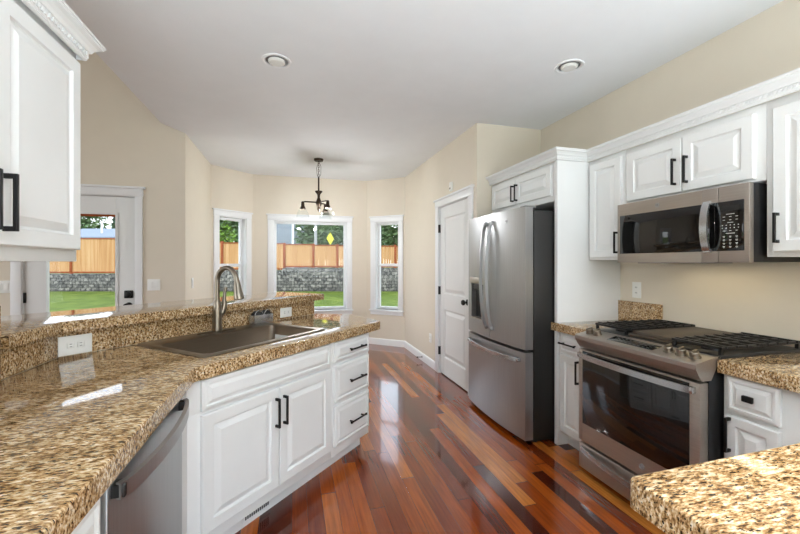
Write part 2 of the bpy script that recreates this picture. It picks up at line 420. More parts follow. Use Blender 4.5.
# ---- glazed garden door (far left)
d = thing('door_1', 'white garden door with one tall glass pane behind the bar', 'door', (DX0, 4.54, 0), 0, kind='structure')
W_ = DX1 - DX0
c = MB()
c.box(-.075, .008, -.02, 0, 0, 2.045, .003).box(W_ - .008, W_ + .06, -.02, 0, 0, 2.045, .003)
c.box(-.08, W_ + .065, -.024, 0, 2.045, 2.12, .003).box(-.1, W_ + .085, -.034, 0, 2.12, 2.143, .004)
c.box(0, .012, 0, .15, 0, 2.045).box(W_ - .012, W_, 0, .15, 0, 2.045).box(0, W_, 0, .15, 2.04, 2.05)
c.build('casing', 'trim', d)
gx0, gx1, gz0, gz1 = -2.315 - DX0, -1.735 - DX0, .28, 1.852
lf = MB()
lf.box(.014, gx0, .02, .064, .01, 2.036, .002).box(gx1, W_ - .014, .02, .064, .01, 2.036, .002).box(gx0, gx1, .02, .064, .01, gz0).box(gx0, gx1, .02, .064, gz1, 2.036)
leaf = lf.build('leaf', 'white', d)
g = .022
MB().box(gx0 - g, gx0, .008, .02, gz0 - g, gz1 + g).box(gx1, gx1 + g, .008, .02, gz0 - g, gz1 + g).box(gx0, gx1, .008, .02, gz0 - g, gz0).box(gx0, gx1, .008, .02, gz1, gz1 + g).build('glazing_bead', 'white', leaf)
MB().box(gx0, gx1, .04, .044, gz0, gz1).build('pane', 'glass', leaf)
MB().box(gx0, gx1, .026, .038, gz1 - .022, gz1).build('blind_rail', 'fencedark', leaf, 'dark rail at the top of the pane')
MB().box(-1.655 - DX0, -1.575 - DX0, -.004, .02, .995, 1.075, .008).lathe([(.03, 0), (.03, -.02), (.02, -.024)], (-1.615 - DX0, 0, 1.035), axis='y').build('deadbolt', 'black', leaf, 'black square deadbolt')
MB().lathe([(.032, .02), (.032, .005), (.013, .0), (.013, -.03), (.028, -.045), (.026, -.065), (.005, -.07)], (-1.615 - DX0, 0, .92), axis='y').build('knob', 'black', leaf)
for z in (.25, 1.02, 1.8): MB().lathe([(.008, z - .05), (.008, z + .05)], (.013, .012, 0), 10).box(.013, .03, .012, .02, z - .05, z + .05).build('hinge', 'black', d)

# ---- pantry door
d = thing('door_2', 'white two panel pantry door left of the refrigerator', 'door', (PX, DY1, 0), -PI / 2, kind='structure')
W_ = DY1 - DY0
c = MB()
c.box(-.085, .006, -.02, 0, 0, 2.045, .003).box(W_ - .006, W_ + .085, -.02, 0, 0, 2.045, .003)
c.box(-.09, W_ + .09, -.024, 0, 2.045, 2.12, .003).box(-.11, W_ + .11, -.034, 0, 2.12, 2.143, .004)
c.box(0, .012, 0, .15, 0, 2.045).box(W_ - .012, W_, 0, .15, 0, 2.045).box(0, W_, 0, .15, 2.04, 2.05)
c.build('casing', 'trim', d)
lf = MB(); x0, x1 = .014, W_ - .014; y = .014
pan = [(.135, W_ - .135, .22, .80), (.135, W_ - .135, .99, 1.90)]
lf.box(x0, x1, y + .016, y + .036, .012, 2.036)
lf.box(x0, pan[0][0], y, y + .02, .012, 2.036, .001).box(pan[0][1], x1, y, y + .02, .012, 2.036, .001)
for a, b in ((.012, .22), (.80, .99), (1.90, 2.036)): lf.box(pan[0][0], pan[0][1], y, y + .02, a, b)
leaf = lf.build('leaf', 'white', d)
for p in pan:
    a, b, q, r = p
    MB().rects([(a, b, q, r, y + .018), (a, b, q, r, y), (a + .012, b - .012, q + .012, r - .012, y + .015), (a + .024, b - .024, q + .024, r - .024, y + .015), (a + .06, b - .06, q + .06, r - .06, y + .002)]).build('panel', 'white', leaf, ang=9)
kz, kx = .945, W_ - .075
MB().lathe([(.032, y), (.032, y - .008), (.012, y - .012), (.012, y - .032), (.027, y - .042), (.030, y - .056), (.022, y - .068), (.004, y - .071)], (kx, 0, kz), axis='y').build('knob', 'black', leaf, 'black round knob')
for z in (.28, 1.02, 1.78): MB().lathe([(.008, z - .05), (.008, z + .05)], (.008, -.006, 0), 10).box(.0, .02, -.004, y, z - .05, z + .05).build('hinge', 'black', d)
struct(MB().box(PX + .15, PX + .2, DY0 - .1, DY1 + .1, 0, 2.2).build('trim_pantry', 'wall'), 'wall closing the dark pantry', 'wall')

# ================================================================== CABINETS
def door_front(x0, x1, z0, z1, t=.02):
    w = .052 if x1 - x0 > .2 else .04
    I = lambda k, y: (x0 + k, x1 - k, z0 + k, z1 - k, y)
    return MB().rects([I(0, 0), I(0, -t + .004), I(.004, -t), I(w, -t), I(w + .004, -t + .010), I(w + .010, -t + .011), I(w + .038, -t + .0005)])
def drawer_front(x0, x1, z0, z1, t=.02):
    I = lambda k, y: (x0 + k, x1 - k, z0 + k, z1 - k, y)
    return MB().rects([I(0, 0), I(0, -t + .006), I(.012, -t + .001), I(.02, -t + .001), I(.023, -t + .008), I(.027, -t + .008), I(.044, -t)])
def pull(kind, x, z, ln=.15, t=.02, rnd=False):
    m = MB(); y1 = -t - .034; y0 = -t; h = .005; e = ln / 2
    if kind == 'v':
        m.box(x - h, x + h, y1, y1 + .011, z - e, z + e, .0015)
        for q in (z - e + .007, z + e - .007): m.box(x - h, x + h, y1 + .008, y0, q - .007, q + .007, .001)
    elif kind == 'h':
        if rnd:
            m.tube([(x - e, y1 + .005, z), (x + e, y1 + .005, z)], .006, 12)
            for q in (x - e * .72, x + e * .72): m.tube([(q, y1 + .005, z), (q, y0, z)], .005, 10)
            for q in (-1, 1): m.lathe([(.008, q * (e - .012)), (.008, q * e)], (x, y1 + .005, z), 12, 'x')
        else:
            m.box(x - e, x + e, y1, y1 + .011, z - h, z + h, .0015)
            for q in (x - e + .007, x + e - .007): m.box(q - .007, q + .007, y1 + .008, y0, z - h, z + h, .001)
    else:
        m.lathe([(.008, y0), (.007, y0 - .016)], (x, 0, z), 14, 'y').box(x - .021, x + .021, y0 - .03, y0 - .014, z - .014, z + .014, .005)
    return m
def cabinet(name, label, cat, loc, rotz, w, d, z0, z1, fronts, toe=True, group=None):
    c = thing(name, label, cat, (loc[0], loc[1], 0), rotz, group)
    b = MB().box(0, w, 0, d, z0, z1, .001)
    b.build('body', 'white', c)
    if toe: MB().box(0, w, .075, d, 0, z0).build('toe_kick', 'white', c)
    for f in fronts:
        k, x0, x1, q0, q1 = f[:5]
        o = (door_front if k == 'door' else drawer_front)(x0, x1, q0, q1).build('door' if k == 'door' else ('false_front' if k == 'false' else 'drawer'), 'white', c, ang=9)
        if len(f) > 5 and f[5]:
            hk, hx, hz, hl, hr = f[5]
            pull(hk, hx, hz, hl, rnd=hr).build('knob' if hk == 'k' else 'handle', 'black', o, 'black knob' if hk == 'k' else 'black bar handle')
    return c
CB, CT = .854, .914   # underside and top of the granite
# sink base and drawers on the diagonal
s0 = .978
sk = cabinet('sink_base_cabinet', 'white two door cabinet under the sink with a grille in its toe kick', 'cabinet', ST(s0, 1.585), PI / 4, 1.93 - s0, .6, .105, .700, [
    ('false', 1.037 - s0, 1.905 - s0, .706, .843),
    ('door', 1.037 - s0, 1.474 - s0, .162, .690, ('v', 1.450 - s0, .565, .155, False)),
    ('door', 1.480 - s0, 1.907 - s0, .162, .690, ('v', 1.505 - s0, .565, .155, False))])
MB().box(0, 1.93 - s0, 0, .06, .7, CB).build('front_rail', 'white', sk)
fp = MB().prism([(-.4285, 1.692), (-.4285, 1.812), (-.45, 1.812), (-.45, 1.692)], 0, CB).build('filler_panel', 'white', sk)
fp.matrix_parent_inverse = (Matrix.Translation((ST(s0, 1.585)[0], ST(s0, 1.585)[1], 0)) @ Matrix.Rotation(PI / 4, 4, 'Z')).inverted()
gv = MB(); vx0, vx1 = 1.325 - s0, 1.483 - s0
gv.box(vx0 - .012, vx1 + .012, .069, .075, .022, .092, .002)
gr = gv.build('vent_grille', 'trim', sk)
sl = MB()
for i in range(12):
    a = vx0 + (vx1 - vx0) * (i + .22) / 12
    sl.box(a, a + .0075, .0675, .0705, .034, .08)
sl.build('vent_slots', 'bplastic', gr, 'dark slots')
sd = 1.93
HS = 2.172 - sd
cabinet('drawer_cabinet', 'white three drawer cabinet at the end of the peninsula', 'cabinet', ST(sd, 1.585), PI / 4, 2.355 - sd, .7, .105, CB, [
    ('drawer', 1.951 - sd, 2.342 - sd, .713, .843, ('h', HS, .776, .18, True)),
    ('drawer', 1.951 - sd, 2.342 - sd, .452, .690, ('h', HS, .565, .18, True)),
    ('drawer', 1.951 - sd, 2.342 - sd, .164, .428, ('h', HS, .285, .18, True))])
# left run (left of dishwasher)
cabinet('base_cabinet', 'white drawer cabinet left of the dishwasher under the counter edge', 'cabinet', (-.43, .42), PI / 2, .615, .6, .105, CB, [
    ('drawer', .02, .595, .70, .845, ('h', .3, .775, .15, False)),
    ('door', .02, .303, .125, .685, ('v', .27, .57, .15, False)), ('door', .309, .595, .125, .685, ('v', .34, .57, .15, False))])
# right run
XF = 1.925
cabinet('base_cabinet', 'narrow white base cabinet between refrigerator and stove', 'cabinet', (XF, 2.418), -PI / 2, .332, .56, .105, CB, [
    ('drawer', .018, .262, .708, .845, ('h', .125, .775, .16, True)), ('door', .018, .262, .125, .690, ('v', .218, .60, .16, False))])
cabinet('base_cabinet', 'white base cabinet right of the stove with a small black knob', 'cabinet', (XF, 1.294), -PI / 2, .65, .56, .105, CB, [
    ('drawer', .018, .218, .688, .845, ('k', .120, .772, 0, False)), ('door', .018, .218, .125, .668, ('v', .038, .585, .155, False))])
cabinet('peninsula_cabinet', 'white cabinet under the near granite peninsula', 'cabinet', (1.9, .60), PI, 1.14, .6, .105, CB, [
    ('drawer', .03, .55, .70, .845, ('h', .29, .775, .15, False)), ('drawer', .57, 1.11, .70, .845, ('h', .84, .775, .15, False)),
    ('door', .03, .55, .125, .685, ('v', .5, .57, .15, False)), ('door', .57, 1.11, .125, .685, ('v', .62, .57, .15, False))])
# tall panel and cabinet above the refrigerator
tag(MB().box(1.905, 2.488, 2.421, 2.455, 0, 2.13, .001).build('tall_end_panel', 'white'), 'tall plain white panel right of the refrigerator', 'panel')
XU = 2.19
cabinet('wall_cabinet', 'white two door cabinet above the refrigerator', 'cabinet', (1.925, 3.418), -PI / 2, .962, .563, 1.83, 2.13, [
    ('door', .02, .436, 1.876, 2.108, ('v', .41, 1.974, .145, False)), ('door', .442, .916, 1.876, 2.108, ('v', .468, 1.974, .145, False))], toe=False)
cabinet('wall_cabinet', 'narrow white upper cabinet beside the tall panel', 'cabinet', (XU, 2.419), -PI / 2, .328, .298, 1.38, 2.13, [
    ('door', .022, .306, 1.398, 2.095, ('v', .282, 1.50, .15, False))], toe=False)
cabinet('wall_cabinet', 'white two door upper cabinet above the microwave', 'cabinet', (XU, 2.089), -PI / 2, .804, .298, 1.757, 2.13, [
    ('door', .026, .40, 1.772, 2.090, ('v', .368, 1.893, .155, False)), ('door', .406, .762, 1.772, 2.090, ('v', .438, 1.893, .155, False))], toe=False)
cabinet('wall_cabinet', 'white upper cabinet right of the microwave at the photo edge', 'cabinet', (XU, 1.283), -PI / 2, .8, .298, 1.388, 2.13, [
    ('door', .032, .42, 1.412, 2.085, ('v', .056, 1.522, .14, False)), ('door', .426, .78, 1.412, 2.085)], toe=False)
# left upper
cabinet('wall_cabinet', 'large white upper cabinet close by at the upper left', 'cabinet', (-.785, .53), PI / 2, 1.198, .293, 1.365, 2.16, [
    ('door', .34, .748, 1.408, 2.112, ('v', .720, 1.527, .16, False)), ('door', .756, 1.186, 1.408, 2.112, ('v', .782, 1.527, .16, False)), ('door', .01, .334, 1.408, 2.112)], toe=False)

def crown(name, label, path, zb, ln):
    c = thing(name, label, 'moulding')
    prof = [(o, zb + z) for o, z in ((0, 0), (.006, 0), (.011, .004), (.011, .010), (.014, .013), (.014, .032), (.021, .035), (.023, .039), (.027, .047), (.037, .057), (.048, .062), (.050, .063), (.050, .070), (.055, .072), (.055, .080), (0, .080))]
    MB().sweep(prof, path).build('cornice', 'white', c, ang=18)
    b = MB()
    P = [Vector(p) for p in path]
    for a, e in zip(P, P[1:]):
        dd = (e - a); n = int(dd.length / .019); dd.normalize(); nn = Vector((dd.y, -dd.x))
        for i in range(n):
            p = a + dd * (i + .5) * .019 + nn * .0145
            ux, uy = dd * .0058
            q = [(p.x - ux - nn.x * .003, p.y - uy - nn.y * .003), (p.x + ux - nn.x * .003, p.y + uy - nn.y * .003), (p.x + ux + nn.x * .005, p.y + uy + nn.y * .005), (p.x - ux + nn.x * .005, p.y - uy + nn.y * .005)]
            sl_ = dd * .006
            b.loft([[(x, y_, zb + .0145) for x, y_ in q], [(x + sl_.x, y_ + sl_.y, zb + .0305) for x, y_ in q]])
    b.build('rope_bead', 'white', c)
    return c
crown('crown_moulding', 'white crown moulding along the top of the right hand cabinets', [(1.905, 3.418), (1.905, 2.421), (2.172, 2.421), (2.172, .48)], 2.126, 0)
crown('crown_moulding', 'white rope bead crown moulding on the upper left cabinet', [(-.767, .53), (-.767, 1.730), (-1.078, 1.730)], 2.132, 0)

# ================================================================== GRANITE
def fillet(poly, k, r, n=5):
    p, a, b = Vector(poly[k]), Vector(poly[k - 1]), Vector(poly[(k + 1) % len(poly)])
    u, v = (a - p).normalized() * r, (b - p).normalized() * r
    pts = [tuple((1 - t) ** 2 * (p + u) + 2 * t * (1 - t) * p + t * t * (p + v)) for t in [i / n for i in range(n + 1)]]
    return poly[:k] + pts + poly[k + 1:]
hole = [ST(1.13, 1.70), ST(1.955, 1.70), ST(1.955, 2.22), ST(1.13, 2.22)]
poly = [(-.397, -.6), (-.397, 1.796), ST(2.485, 1.551), ST(2.675, 1.99), ST(2.585, 2.285), (-1.061, 2.170), (-1.061, -.6)]
poly = fillet(poly, 3, .05); poly = fillet(poly, 2, .03)
tag(MB().prism(poly, CB, CT, [hole], bev=.006).build('granite_countertop', 'granite'), 'angled brown granite countertop holding the sink at left', 'countertop')
bar = [(-1.028, 1.79), (-1.028, 2.138), ST(2.627, 2.238), ST(2.627, 2.76), (-1.543, 2.36), (-1.543, 1.79)]
tag(MB().prism(bar, 1.035, 1.085, bev=.006).build('bar_top', 'granite'), 'raised brown granite bar top behind the sink', 'countertop')
bs = [(-1.0625, 1.79), (-1.0625, 2.172), ST(2.556, 2.2875), ST(2.556, 2.300), (-1.0755, 2.177), (-1.0755, 1.79)]
tag(MB().prism(bs, CT, 1.035).build('backsplash', 'granite'), 'granite backsplash between the left counter and the raised bar', 'backsplash')
tag(MB().box(-1.079, -1.047, -.6, 1.784, CT, 1.2, .002).build('backsplash', 'granite'), 'granite splash strip on the wall at the far left edge', 'backsplash')
# right: small piece by the fridge, the U shaped piece near the camera
pl = [(1.885, 2.085), (1.885, 2.47), (1.904, 2.47), (1.904, 2.4195), (2.488, 2.4195), (2.488, 2.085)]
tag(MB().prism(pl, CB, CT, bev=.005).build('granite_countertop', 'granite'), 'small granite countertop between refrigerator and stove', 'countertop')
pr_ = [(2.488, 1.300), (1.892, 1.300), (1.892, .652), (.674, .640), (.664, -.2), (2.488, -.2)]
pr_ = fillet(pr_, 3, .018)
tag(MB().prism(pr_, CB, CT, bev=.007).build('granite_countertop', 'granite'), 'pale brown granite countertop in the lower right foreground', 'countertop')
tag(MB().box(2.462, 2.489, 2.065, 2.419, CT, 1.068, .002).build('backsplash', 'granite'), 'short granite upstand on the wall left of the stove', 'backsplash')

# ================================================================== SINK AND FAUCET
sx0, sx1, st0, st1 = 1.105, 1.985, 1.665, 2.262
sink = thing('kitchen_sink', 'rectangular stainless drop in sink in the angled counter', 'sink', (*ST(sx0, st0), CT), PI / 4)
w, dp = sx1 - sx0, st1 - st0
bx0, bx1, by0, by1 = .045, w - .05, .045, dp - .14
def rr(x0, x1, y0, y1, r, z, n=5):
    out = []
    for cx, cy, a0 in ((x1 - r, y1 - r, 0), (x0 + r, y1 - r, PI / 2), (x0 + r, y0 + r, PI), (x1 - r, y0 + r, 3 * PI / 2)):
        for i in range(n + 1):
            a = a0 + PI / 2 * i / n; out.append((cx + r * math.cos(a), cy + r * math.sin(a), z))
    return out
MB().loft([rr(0, w, 0, dp, .03, .0005), rr(0, w, 0, dp, .03, .004), rr(.008, w - .008, .008, dp - .008, .028, .009), rr(bx0 - .008, bx1 + .008, by0 - .008, by1 + .008, .05, .008),
           rr(bx0, bx1, by0, by1, .045, .004)], cap0=False, cap1=False).build('rim', 'nickel', sink, recalc=False)
MB().loft([rr(bx0, bx1, by0, by1, .045, .004), rr(bx0 + .004, bx1 - .004, by0 + .004, by1 - .004, .045, -.16), rr(bx0 + .02, bx1 - .02, by0 + .02, by1 - .02, .05, -.19)], cap0=False).build('bowl', 'sink', sink, recalc=False)
MB().lathe([(.045, -.1895), (.045, -.186), (.03, -.186), (.02, -.188)], ((bx0 + bx1) / 2, (by0 + by1) / 2, 0)).build('drain', 'chrome', sink)

fx, fy = 1.552, 2.195
fau = thing('faucet', 'brushed nickel gooseneck faucet standing behind the sink', 'faucet', (*ST(fx, fy), CT + .0095), PI / 4)
MB().loft([rr(-.13, .13, -.03, .03, .028, 0), rr(-.13, .13, -.03, .03, .028, .004), rr(-.125, .125, -.025, .025, .024, .007)]).build('deck_plate', 'nickel', fau)
MB().lathe([(.031, .006), (.031, .02), (.028, .05), (.027, .1), (.025, .15), (.021, .185), (.015, .2)], seg=24).build('faucet_body', 'nickel', fau)
arc = [(0, 0, .19), (0, 0, .295)] + [(0, -.093 + .093 * math.cos(a), .315 + .09 * math.sin(a)) for a in [PI * i / 14 for i in range(0, 14)]] + [(0, -.187, .305)]
MB().tube(arc, .0150, 16).build('neck', 'nickel', fau)
MB().tube([(0, -.186, .328), (0, -.190, .30), (0, -.198, .26), (0, -.206, .226), (0, -.209, .214)], [.016, .021, .0255, .030, .029], 18).build('spray_head', 'nickel', fau)
MB().tube([(.018, -.004, .10), (.036, -.008, .13), (.044, -.01, .17), (.042, -.01, .21), (.046, -.012, .25), (.052, -.014, .28)], [.015, .018, .017, .011, .010, .011], 14).build('lever_handle', 'nickel', fau)
# sponge holder
sh = thing('sponge_holder', 'chrome sponge holder with two dark scrubbers behind the sink', 'sponge holder', (*ST(1.935, 2.235), CT + .0095), PI / 4)
sh.scale = (1, 1, 1.25)
MB().box(-.085, .085, -.026, .026, 0, .005, .002).box(-.085, .085, -.028, -.025, 0, .05, .001).box(-.085, -.082, -.028, .026, 0, .05, .001).box(.082, .085, -.028, .026, 0, .05, .001).build('tray', 'chrome', sh)
for k in (-.041, .041):
    a = [(k + .036 * math.cos(q), 0, .034 + .038 * math.sin(q)) for q in [PI * i / 12 for i in range(13)]]
    MB().loft([[(x, y, z) for x, _, z in a] + [(k - .036, y, .006), (k + .036, y, .006)] for y in (-.02, .02)]).build('scrubber', 'sponge', sh, 'dark scrubber pad')
    MB().tube([(k + .039 * math.cos(q), -.024, .036 + .041 * math.sin(q)) for q in [PI * i / 12 for i in range(13)]], .0025, 8).build('wire_loop', 'chrome', sh)

# ================================================================== OUTLETS, SWITCHES
def plate(name, label, cat, loc, rotz, w, h, units, kind='outlet', group=None):
    p = thing(name, label, cat, loc, rotz, group)
    MB().box(-w / 2, w / 2, -.006, 0, -h / 2, h / 2, .002).build('cover_plate', 'plastic', p)
    for (x, z) in units:
        if kind == 'switch':
            MB().box(x - .0165, x + .0165, -.0095, -.005, z - .033, z + .033, .0015).build('rocker', 'plastic', p)
        else:
            hz = w > h
            for k in (-.02, .02):
                cx, cz = (x + k, z) if hz else (x, z + k)
                o = MB().box(cx - .0145, cx + .0145, -.0085, -.005, cz - .0145, cz + .0145, .003).build('receptacle', 'plastic', p)
                m = MB()
                for q in (-.006, .006):
                    if hz: m.box(cx - .005, cx + .005, -.0095, -.008, cz + q - .0012, cz + q + .0012)
                    else: m.box(cx + q - .0012, cx + q + .0012, -.0095, -.008, cz - .005, cz + .005)
                m.build('slots', 'dark', o)
    return p
plate('power_outlet', 'large white double outlet on the granite backsplash left of the sink', 'outlet', (*ST(.853, 2.2872), .962), PI / 4, .135, .092, [(0, 0)])
plate('power_outlet', 'white outlet on the granite backsplash behind the right end of the sink', 'outlet', (*ST(2.222, 2.2872), .964), PI / 4, .12, .075, [(0, 0)])
plate('power_outlet', 'white outlet on the wall above the stove counter', 'outlet', (2.4895, 2.273, 1.156), -PI / 2, .075, .118, [(0, 0)])
plate('power_outlet', 'white outlet low on the wall left of the pantry door', 'outlet', (PX - .0005, 4.72, .372), -PI / 2, .075, .118, [(0, 0)])
plate('light_switch', 'white two gang switch on the wall right of the garden door', 'light switch', (-1.384, 4.5395, 1.13), 0, .118, .118, [(-.024, 0), (.024, 0)], 'switch')
plate('light_switch', 'white two gang switch on the wall left of the garden door', 'light switch', (-2.645, 4.5395, 1.13), 0, .118, .118, [(-.024, 0), (.024, 0)], 'switch')
plate('light_switch', 'white single switch on the sunlit wall left of the bay', 'light switch', (-1.0895, 4.83, 1.13), PI / 2, .075, .118, [(0, 0)], 'switch')
ch = thing('door_chime', 'small white chime box on the wall above the pantry door', 'chime', (PX - .0005, 4.02, 2.225), -PI / 2)
MB().box(-.024, .024, -.028, 0, -.05, .05, .004).build('housing', 'plastic', ch)
MB().box(-.016, .016, -.030, -.027, -.03, -.012).build('sounder', 'gray', ch)
dsx = thing('door_stop', 'small black door stop on the baseboard by the pantry door', 'door stop', (PX - .015, 5.02, .055), -PI / 2)
MB().lathe([(.014, 0), (.014, -.004), (.006, -.006), (.005, -.06)], (0, 0, 0), 14, 'y').build('stem', 'black', dsx)
MB().lathe([(.009, -.06), (.010, -.064), (.009, -.078), (.003, -.08)], (0, 0, 0), 14, 'y').build('rubber_tip', 'black', dsx)

# ================================================================== REFRIGERATOR
fr = thing('refrigerator', 'stainless french door refrigerator with dispenser and bottom freezer', 'refrigerator', (1.663, 3.412, 0), -PI / 2)
FW = .943
def yf(x): return -.034 * (1 - ((x - FW / 2) / (FW / 2)) ** 2)
def curved(x0, x1, z0, z1, yb, hole=None, n=14):
    xs = [x0 + (x1 - x0) * i / n for i in range(n + 1)]; zs = [z0, z1]
    if hole:
        a, b, q, r, dep = hole
        xs = sorted(set([x for x in xs if min(abs(x - a), abs(x - b)) > .006] + [a, b])); zs = [z0, q, r, z1]
    m = MB(); bm = m.bm; V = {}
    def v(x, y, z):
        k = (round(x, 5), round(y, 5), round(z, 5))
        if k not in V: V[k] = bm.verts.new((x, y, z))
        return V[k]
    for i in range(len(xs) - 1):
        A, B = xs[i], xs[i + 1]
        for z, Z in zip(zs, zs[1:]):
            inh = hole and A >= a - 1e-6 and B <= b + 1e-6 and z >= q - 1e-6 and Z <= r + 1e-6
            if not inh: bm.faces.new((v(A, yf(A), z), v(B, yf(B), z), v(B, yf(B), Z), v(A, yf(A), Z)))
            else:
                bm.faces.new((v(A, dep, z), v(B, dep, z), v(B, dep, Z), v(A, dep, Z)))
                bm.faces.new((v(A, yf(A), z), v(B, yf(B), z), v(B, dep, z), v(A, dep, z)))
                bm.faces.new((v(A, yf(A), Z), v(B, yf(B), Z), v(B, dep, Z), v(A, dep, Z)))
                if abs(A - a) < 1e-6: bm.faces.new((v(A, yf(A), z), v(A, yf(A), Z), v(A, dep, Z), v(A, dep, z)))
                if abs(B - b) < 1e-6: bm.faces.new((v(B, yf(B), z), v(B, yf(B), Z), v(B, dep, Z), v(B, dep, z)))
        bm.faces.new((v(A, yf(A), z0), v(B, yf(B), z0), v(B, yb, z0), v(A, yb, z0)))
        bm.faces.new((v(A, yf(A), z1), v(B, yf(B), z1), v(B, yb, z1), v(A, yb, z1)))
        bm.faces.new((v(A, yb, z0), v(B, yb, z0), v(B, yb, z1), v(A, yb, z1)))
    for x in (x0, x1):
        for z, Z in zip(zs, zs[1:]): bm.faces.new((v(x, yf(x), z), v(x, yf(x), Z), v(x, yb, Z), v(x, yb, z)))
    return m
MB().box(.006, FW - .006, .078, .77, .045, 1.755, .004).build('cabinet_shell', 'dark', fr, 'charcoal body')
dl = curved(0, FW / 2 - .002, .712, 1.776, .066, (.085, .355, .842, 1.165, .045)).build('door', 'steel', fr)
dr = curved(FW / 2 + .002, FW, .712, 1.776, .066).build('door', 'steel', fr)
fd = curved(0, FW, .04, .690, .066, n=24).build('freezer_drawer', 'steel', fr)
MB().box(.02, FW - .02, .066, .079, .06, 1.77).build('gasket', 'bplastic', fr)
MB().box(.03, FW - .03, .05, .7, .012, .05).build('toe_grille', 'dark', fr)
for x in (.03, FW - .1):
    MB().box(x, x + .07, .02, .11, 1.7765, 1.79, .004).build('hinge_cover', 'gray', fr)
for x in (.06, FW - .06):
    for y in (.12, .7): MB().lathe([(.02, 0), (.02, .014)], (x, y, 0), 12).build('foot', 'bplastic', fr)
# dispenser
MB().box(.087, .353, yf(.27) - .004, .0, 1.168, 1.225, .004).build('control_panel', 'steelh', dl)
dq = MB().box(.088, .352, .038, .0448, .845, 1.162).box(.088, .352, .0, .04, 1.11, 1.162, .004).build('dispenser_cavity', 'dark', dl, 'dark dispenser recess')
MB().lathe([(.02, 1.08), (.02, 1.115)], (.22, .012, 0), 16).build('spout', 'bplastic', dq)
MB().box(.19, .25, .022, .036, .96, 1.06, .004).build('paddle', 'gray', dq)
MB().box(.095, .345, -.026, .04, .842, .852, .002).build('drip_tray', 'steelh', dq)
def bow_v(x, z0, z1, out):
    return [(x, yf(x) - .012 - out * math.sin(PI * i / 16) ** .6, z0 + (z1 - z0) * i / 16) for i in range(17)]
for dr_, x in ((dl, FW / 2 - .046), (dr, FW / 2 + .05)):
    m = MB().bar(bow_v(x, .80, 1.70, .05), .026, .014)
    for z in (.805, 1.695): m.box(x - .014, x + .014, yf(x) - .026, yf(x) + .004, z - .016, z + .016, .003)
    m.build('handle', 'steel', dr_)
hp = [(.06 + (FW - .12) * i / 20, yf(.06 + (FW - .12) * i / 20) - .012 - .045 * math.sin(PI * i / 20) ** .5, .628) for i in range(21)]
m = MB().bar(hp, .014, .03)
for x in (.065, FW - .065): m.box(x - .016, x + .016, yf(x) - .026, yf(x) + .004, .613, .643, .003)
m.build('handle', 'chrome', fd)
def badge(parent, x, y, z, r, tilt=0):
    o = MB().lathe([(r, y), (r, y - .002), (r * .85, y - .003), (r * .82, y - .0022), (.0002, y - .0022)], (x, 0, z), 28, 'y').build('badge', 'steel', parent, 'round monogram badge')
    MB().text('GE', r * 1.05, Matrix.Translation((x, y - .0032, z)) @ Matrix.Rotation(PI / 2, 4, 'X')).build('monogram', 'gray', o)
badge(dr, .72, yf(.72) - .0005, 1.69, .017)

# ================================================================== RANGE
rg = thing('gas_range', 'stainless slide in gas stove with five knobs', 'stove', (1.80, 2.074, 0), -PI / 2)
RW = .77
MB().box(.004, RW - .004, .05, .675, .03, .895, .003).build('oven_body', 'bplastic', rg, 'black side panels')
for x in (.05, RW - .05):
    for y in (.1, .6): MB().lathe([(.018, 0), (.018, .032)], (x, y, 0), 12).build('foot', 'bplastic', rg)
dw = MB().box(.002, RW - .002, -.006, .044, .045, .205, .003).build('warming_drawer', 'steelh', rg)
hb = [(.03 + (RW - .06) * i / 20, -.012 - .038 * math.sin(PI * i / 20) ** .7, .172 - .012 * math.sin(PI * i / 20)) for i in range(21)]
MB().bar(hb, .012, .03).build('handle', 'chrome', dw)
# oven door with window
od = MB()
ox0, ox1, oz0, oz1 = .036, RW - .05, .335, .742
od.box(.002, ox0, -.008, .044, .222, .806, .002).box(ox1, RW - .002, -.008, .044, .222, .806, .002)
od.box(ox0, ox1, -.008, .044, .222, oz0).box(ox0, ox1, -.008, .044, oz1, .806)
dor = od.build('oven_door', 'steelh', rg)
MB().box(ox0, ox1, -.0085, .03, oz0, oz1 + .055, .001).build('oven_window', 'bglass', dor, 'black glass window')
hb = [(.02 + (RW - .04) * i / 24, -.022 - .034 * math.sin(PI * i / 24) ** .55, .772) for i in range(25)]
m = MB().bar(hb, .014, .03)
for x in (.032, RW - .032): m.box(x - .014, x + .014, -.034, -.006, .757, .787, .003)
m.build('handle', 'chrome', dor)
badge(dor, .47, -.0085, .275, .017)
# control panel: flared apron, lip and sloped top
cp = MB().loft([[(x, .06, .816), (x, .004, .816), (x, -.014, .838), (x, -.034, .872), (x, -.036, .893), (x, -.030, .899), (x, .105, .926), (x, .12, .92)] for x in (0, RW)]).build('control_panel', 'steelh', rg, ang=14)
def sy(y): return .897 + (y + .024) * (.029 / .129)
tilt = Matrix.Rotation(math.atan2(.029, .129), 4, 'X')
dsp = MB().box(-.15, .15, -.036, .036, -.002, .002, .0015); dsp.bm.transform(Matrix.Translation((.37, .035, sy(.035) + .001)) @ tilt)
dsp = dsp.build('touch_display', 'bglass', cp, 'black glass touch display')
m = MB()
for i in range(9):
    for j in range(3):
        if (i, j) in ((3, 1), (4, 1), (4, 2)): continue
        m.box(-.118 + i * .028, -.104 + i * .028, -.022 + j * .02, -.019 + j * .02, .002, .0026)
m.bm.transform(Matrix.Translation((.37, .035, sy(.035) + .001)) @ tilt); m.build('key_marks', 'gray', dsp)
for x in (.055, .118, .585, .650, .715):
    k = MB().lathe([(.026, 0), (.026, .006), (.022, .008), (.021, .026), (.018, .03), (.001, .0305)], seg=24).box(-.006, .006, -.022, .022, .026, .038, .003)
    k.bm.transform(Matrix.Translation((x, .034, sy(.034))) @ tilt); k.build('knob', 'nickel', cp)
